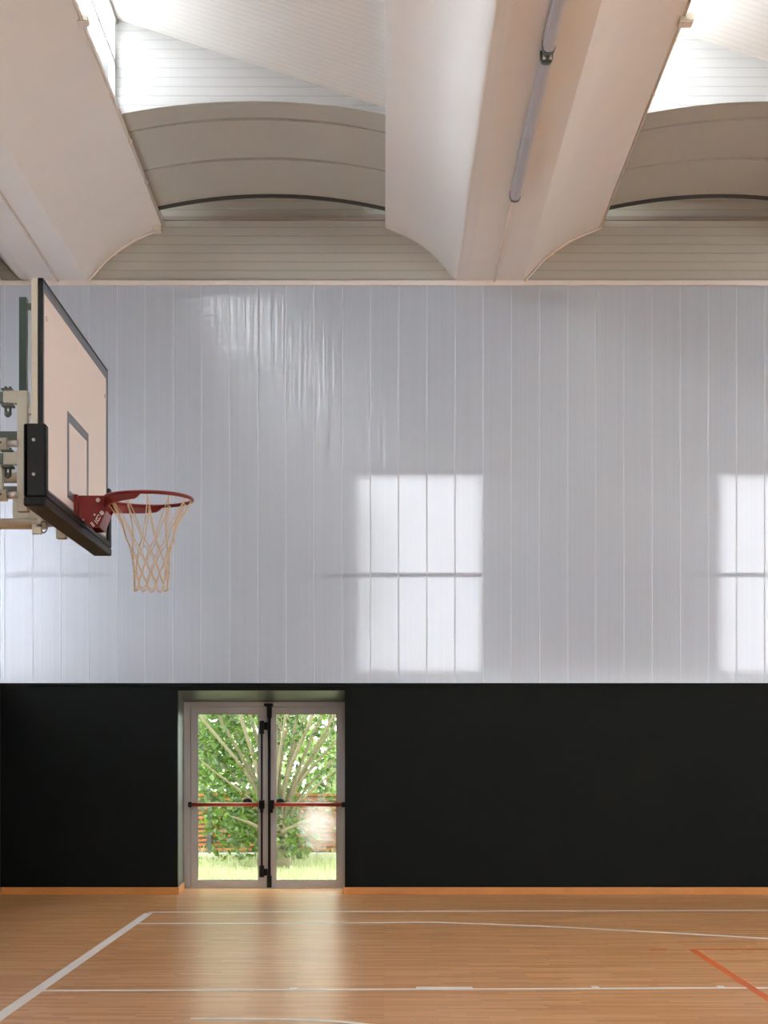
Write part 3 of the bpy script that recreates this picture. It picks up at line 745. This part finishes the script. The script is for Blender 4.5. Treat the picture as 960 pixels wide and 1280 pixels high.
# posts and folding arms behind the board
for yy in (8.10, 9.06):
    MB().box(HX-.212, HX-.158, yy-.03, yy+.03, 2.775, 3.385).build('support_post', M['cream'], bk, bevel=.004)
    g = MB().box(HX-.204, HX-.166, yy-.02, yy+.02, 3.38, 3.86).build('upper_post', M['greenpost'], bk, bevel=.003)
    g['label'] = 'dark green upper post'
    for zz in (2.83, 3.27):
        MB().box(HX-.16, HX-.052, yy-.02, yy+.02, zz, zz+.04).build('spacer', M['cream'], bk)
    MB().box(HX-.17, HX-.13, yy-.01, yy+.01, 3.80, 3.83).build('post_hook', M['greysteel'], bk)
    WLX = LX+.001
    for zz in (3.355, 3.045):
        MB().box(HX-.285, HX-.210, yy-.022, yy+.022, zz-.033, zz+.033).build('arm_socket', M['cream'], bk, bevel=.004)
        g = MB().box(HX-.292, HX-.236, yy-.036, yy+.036, zz+.033, zz+.041).box(HX-.292, HX-.236, yy-.036, yy+.036, zz-.047, zz-.036)
        for uu in (-.275, -.252): g.cyl((HX+uu, yy, zz-.09), (HX+uu, yy, zz+.055), .007, 8)
        g.ball((HX-.264, yy, zz-.085), .016, 10)
        g.build('clamp', M['greysteel'], bk)
        MB().box(WLX+.012, HX-.285, yy-.024, yy+.024, zz-.024, zz+.024).build('square_arm', M['greysteel'], bk)
    for zz in (3.115, 2.855):
        MB().tube([(WLX+.012, yy-.035, zz), (HX-.26, yy-.035, zz)], .031, 16).build('round_arm', M['cream'], bk)
        MB().tube([(HX-.262, yy-.035, zz), (HX-.205, yy-.035, zz)], .018, 12).build('arm_pin', M['steel'], bk)
        MB().cyl((HX-.285, yy-.064, zz), (HX-.285, yy-.070, zz), .006, 8).build('grub_screw', M['greysteel'], bk)
    MB().box(HX-.46, HX-.288, yy-.018, yy+.018, 2.87, 3.01).build('arm_plate', M['cream'], bk, bevel=.004)
    MB().box(WLX, WLX+.012, yy-.12, yy+.12, 2.75, 3.45).build('wall_plate', M['cream'], bk)
g = MB().box(HX-.125, HX-.082, 8.02, 8.06, 2.655, 2.705).box(HX-.098, HX-.082, 8.02, 8.06, 2.69, 2.76)
g.build('lever_block', M['cream'], bk)
MB().tube([(HX-.07+.016*math.cos(2*PI*i/20), 8.04, 2.69+.028*math.sin(2*PI*i/20)) for i in range(20)], .0035, 6, closed=True).build('pull_ring', M['greysteel'], bk)

# ------------------------------------------------------------------ outdoors
GY = FY+FACT
tag(MB().box(-30, 30, GY, 70, -.15, -.02).build('ground', M['earth']), 'sunlit lawn outside the glass door', 'lawn', kind='structure')
rg = random.Random(11)
def leaves(n, sample, size, rnd_, name, m, parent, spread=1.0):
    vs = []; fs = []
    for _ in range(n):
        c = Vector(sample(rnd_)); s = size*rnd_.uniform(.6, 1.25)
        a = Vector((rnd_.gauss(0,1), rnd_.gauss(0,1), rnd_.gauss(-.35,.6))).normalized()
        b = a.cross(Vector((rnd_.gauss(0,1), rnd_.gauss(0,1), rnd_.gauss(0,1)))).normalized()
        nn = a.cross(b)
        o = len(vs)
        vs += [c-a*s*.5, c-a*s*.15+b*s*.3+nn*s*.06, c+a*s*.25+b*s*.22+nn*s*.05, c+a*s*.55, c+a*s*.25-b*s*.22+nn*s*.05, c-a*s*.15-b*s*.3+nn*s*.06]
        fs += [(o, o+1, o+2, o+3), (o, o+3, o+4, o+5)]
    return MB().add(vs, fs).build(name, m, parent, fix=False)
TB = Vector((-1.55, 22.8, -.02))
tr = empty('tree', TB); tag(tr, 'multi-stemmed leafy tree fanning out behind the glass door', 'tree')
def opx(px, py, d): x, z = at(px, py, d); return Vector((x, d, z))
stems = [ # tip pixel at the tree's depth, base x offset, depth of tip
    (252,897,22.2,.028),(262,960,22.0,.02),(272,893,22.6,.034),(300,893,22.3,.034),(287,895,23.2,.024),(313,893,22.9,.036),(325,893,23.4,.03),
    (342,893,22.4,.026),(349,893,23.2,.06),(361,893,22.5,.026),(372,893,22.9,.034),(381,893,23.3,.030),(391,893,22.3,.034),(402,893,22.8,.030),
    (416,897,22.4,.032),(419,905,23.2,.024),(420,925,22.4,.026),(421,945,22.9,.024),(420,962,22.3,.022),(251,930,23.0,.022),(357,893,22.1,.022)]
for (px, py, d, rad) in stems:
    tip = opx(px, py, d)
    base = opx(345 + (px-340)*.10 + rg.uniform(-3,3), 1030 + rg.uniform(-8,12), 22.8)
    ext = tip + (tip-base)*.35
    mid = base.lerp(tip, .45) + Vector((rg.uniform(-.05,.05) + (base.x-tip.x)*.10, rg.uniform(-.05,.05), .03))
    path = catmull([TB + Vector((rg.uniform(-.12,.12), rg.uniform(-.08,.08), .3)), base, mid, tip, ext], 5)
    n = len(path)
    MB().tube([tuple(p) for p in path], [rad*(1.25-.75*i/n) for i in range(n)], 8).build('stem', M['bark'], tr)
MB().tube([tuple(TB), tuple(TB+Vector((.02,0,.25))), tuple(TB+Vector((0,0,.55))), tuple(TB+Vector((.02,.02,.9)))], [.26,.19,.17,.12], 14).build('trunk', M['bark'], tr)
for (px, py) in ((375,1032),(395,1022),(288,1020)):
    tip = opx(px, py, 22.2)
    MB().tube([tuple(p) for p in catmull([TB+Vector((0,0,.45)), (TB+Vector((0,-.2,.55))).lerp(tip, .5), tip], 5)], [.045-.0039*i for i in range(11)], 8).build('branch', M['bark'], tr)
def crown(r):
    while True:
        px = r.uniform(215, 445); py = r.uniform(860, 1075); d = r.uniform(22.35, 25)
        w = 0
        w = max(w, math.exp(-((px-275)/42)**2-((py-925)/70)**2)*1.0)          # left mass
        w = max(w, math.exp(-((px-300)/32)**2-((py-1020)/38)**2)*1.0)         # low left
        w = max(w, math.exp(-((px-362)/22)**2-((py-905)/32)**2)*.7)           # upper right
        w = max(w, math.exp(-((px-352)/20)**2-((py-1048)/28)**2)*1.3)
        w = max(w, math.exp(-((px-345)/24)**2-((py-1010)/22)**2)*.8)
        w = max(w, math.exp(-((px-405)/35)**2-((py-935)/60)**2)*.28)
        w = max(w, .12 if py < 990 else 0)
        if r.random() < w: return opx(px, py, d)
def crown2(r):
    if r.random() < .62: return crown(r)
    while True:
        u = Vector((r.uniform(-1,1), r.uniform(-1,1), r.uniform(-1,1)))
        if u.length < 1: return (-1.55+u.x*1.75, 23.6+u.y*1.3, 4.3+u.z*1.6)  # upper crown out of view, extended to dim the window beside the door
leaves(10500, crown2, .095, rg, 'foliage', M['leaf'], tr)
# shrubs and trees farther off
def far_tree(x, y, h, wd, n, label, seed, grp='trees beyond the fence'):
    r = random.Random(seed); t = empty('tree', (x, y, -.02)); tag(t, label, 'tree', grp)
    MB().tube([(x,y,-.02),(x+.05,y,h*.3),(x,y+.05,h*.7)], [.16,.12,.05], 8).build('trunk', M['bark'], t)
    def smp(q):
        while True:
            u = Vector((q.uniform(-1,1), q.uniform(-1,1), q.uniform(-1,1)))
            if .25 < u.length < 1: return (x+u.x*wd, y+u.y*wd*.7, h*.56+u.z*h*.46)
    leaves(n, smp, .2, r, 'foliage', M['farleaf'], t)
far_tree(3.3, 23.6, 6.2, 1.5, 1500, 'unseen tree added to dim the left of the right-hand bright window', 4)  # added out of view; its crown dims the window through the panels
far_tree(-3.9, 34, 4.6, 1.3, 900, 'pale green tree beyond the fence, seen at the left door leaf', 1)
far_tree(-2.7, 38, 5.2, 1.4, 800, 'pale green tree beyond the fence, behind the middle of the door', 2)
far_tree(-1.15, 34, 4.6, 1.25, 800, 'pale green tree beyond the fence, seen at the right door leaf', 3)
def hedge(r):
    return (r.uniform(-6.5, 1.5), r.uniform(26.6, 28.2), abs(r.gauss(0, .9))+.1)
hd = empty('hedge', (-2.5, 27.4, -.02)); tag(hd, 'dense green hedge directly behind the timber fence', 'hedge')
leaves(6500, hedge, .15, random.Random(9), 'hedge_foliage', M['farleaf'], hd)
for x in (-5.5, -3.5, -1.5, .5): MB().tube([(x,27.4,-.02),(x+.05,27.4,.6),(x,27.45,1.3)], [.04,.03,.015], 7).build('stem', M['bark'], hd)
# fence
fn = empty('timber_fence', (-1.5, 25.3, 0)); tag(fn, 'low orange-brown slatted timber fence behind the tree', 'fence')
g = MB()
for k in range(13):
    z = .13+k*.072; g.box(-7, 4, 25.3, 25.325, z, z+.042)
g.build('slats', M['slat'], fn)
MB().box(-7, 4, 25.328, 25.345, .02, 1.02).build('screen_board', M['board'], fn)
for k in range(6):
    x = -4.9+k*1.55 if k else -6.4
    x = [-6.2,-4.6,-2.76,-1.5,-.62,.9][k]
    MB().box(x-.035, x+.035, 25.23, 25.30, -.02, 1.1).build('post', M['post'], fn)
tag(MB().box(-7, 4, 25.15, 25.45, -.02, .10).build('kerb', M['kerb'], bevel=.01), 'pale concrete kerb under the timber fence', 'kerb', kind='structure')
# grass
r = random.Random(5); vs = []; fs = []
for _ in range(9000):
    y = r.uniform(GY+.1, 25.1); x = (r.uniform(210, 450)-480)*y/F
    h = r.uniform(.04, .10) if r.random() < .9 or y < 23 else r.uniform(.15, .32)
    a = r.uniform(0, 2*PI); lean = r.uniform(0, .6)*h; wv = .006
    dx, dy = math.cos(a), math.sin(a); o = len(vs)
    vs += [(x-dy*wv, y+dx*wv, -.03), (x+dy*wv, y-dx*wv, -.03), (x+dx*lean*.4+dy*wv*.7, y+dy*lean*.4-dx*wv*.7, h*.6), (x+dx*lean*.4-dy*wv*.7, y+dy*lean*.4+dx*wv*.7, h*.6), (x+dx*lean, y+dy*lean, h)]
    fs += [(o, o+1, o+2, o+3), (o+3, o+2, o+4)]
gr = MB().add(vs, fs).build('grass', M['grass'], fix=False); tag(gr, 'pale green grass growing just outside the glass door', 'grass', kind='stuff')

# ------------------------------------------------------------------ light
wd = bpy.data.worlds.new('sky'); sc.world = wd; wd.use_nodes = True
bg = wd.node_tree.nodes['Background']; bg.inputs[0].default_value = (.94,.975,1,1); bg.inputs[1].default_value = 20.5
sun = bpy.data.lights.new('sun', 'SUN'); sun.energy = 3.0; sun.angle = math.radians(15); sun.color = (1,.95,.86)
so = bpy.data.objects.new('sun', sun); C.objects.link(so); so.rotation_euler = Vector((.62,-.25,-.75)).to_track_quat('-Z','Y').to_euler()
def portal(loc, rot, sx, sy):
    l = bpy.data.lights.new('portal', 'AREA'); l.shape = 'RECTANGLE'; l.size = sx; l.size_y = sy; l.cycles.is_portal = True
    o = bpy.data.objects.new('portal', l); C.objects.link(o); o.location = loc; o.rotation_euler = rot

# ------------------------------------------------------------------ camera
cam = bpy.data.cameras.new('camera'); co = bpy.data.objects.new('camera', cam); C.objects.link(co)
co.location = (0, 0, H); co.rotation_euler = (PI/2, 0, 0)
cam.sensor_fit = 'AUTO'; cam.sensor_width = 36; cam.lens = F/1280*36
cam.shift_x = 0; cam.shift_y = (HZ-640)/1280
cam.clip_end = 300
sc.camera = co
sc.view_settings.view_transform = 'Standard'; sc.view_settings.look = 'None'
sc.view_settings.exposure = 0; sc.view_settings.gamma = 1; sc.view_settings.use_curve_mapping = False
cy = sc.cycles
cy.max_bounces = 10; cy.diffuse_bounces = 6; cy.glossy_bounces = 4; cy.transmission_bounces = 6; cy.transparent_max_bounces = 12
cy.sample_clamp_indirect = 8; cy.use_denoising = True
try: cy.denoiser = 'OPENIMAGEDENOISE'
except Exception: pass
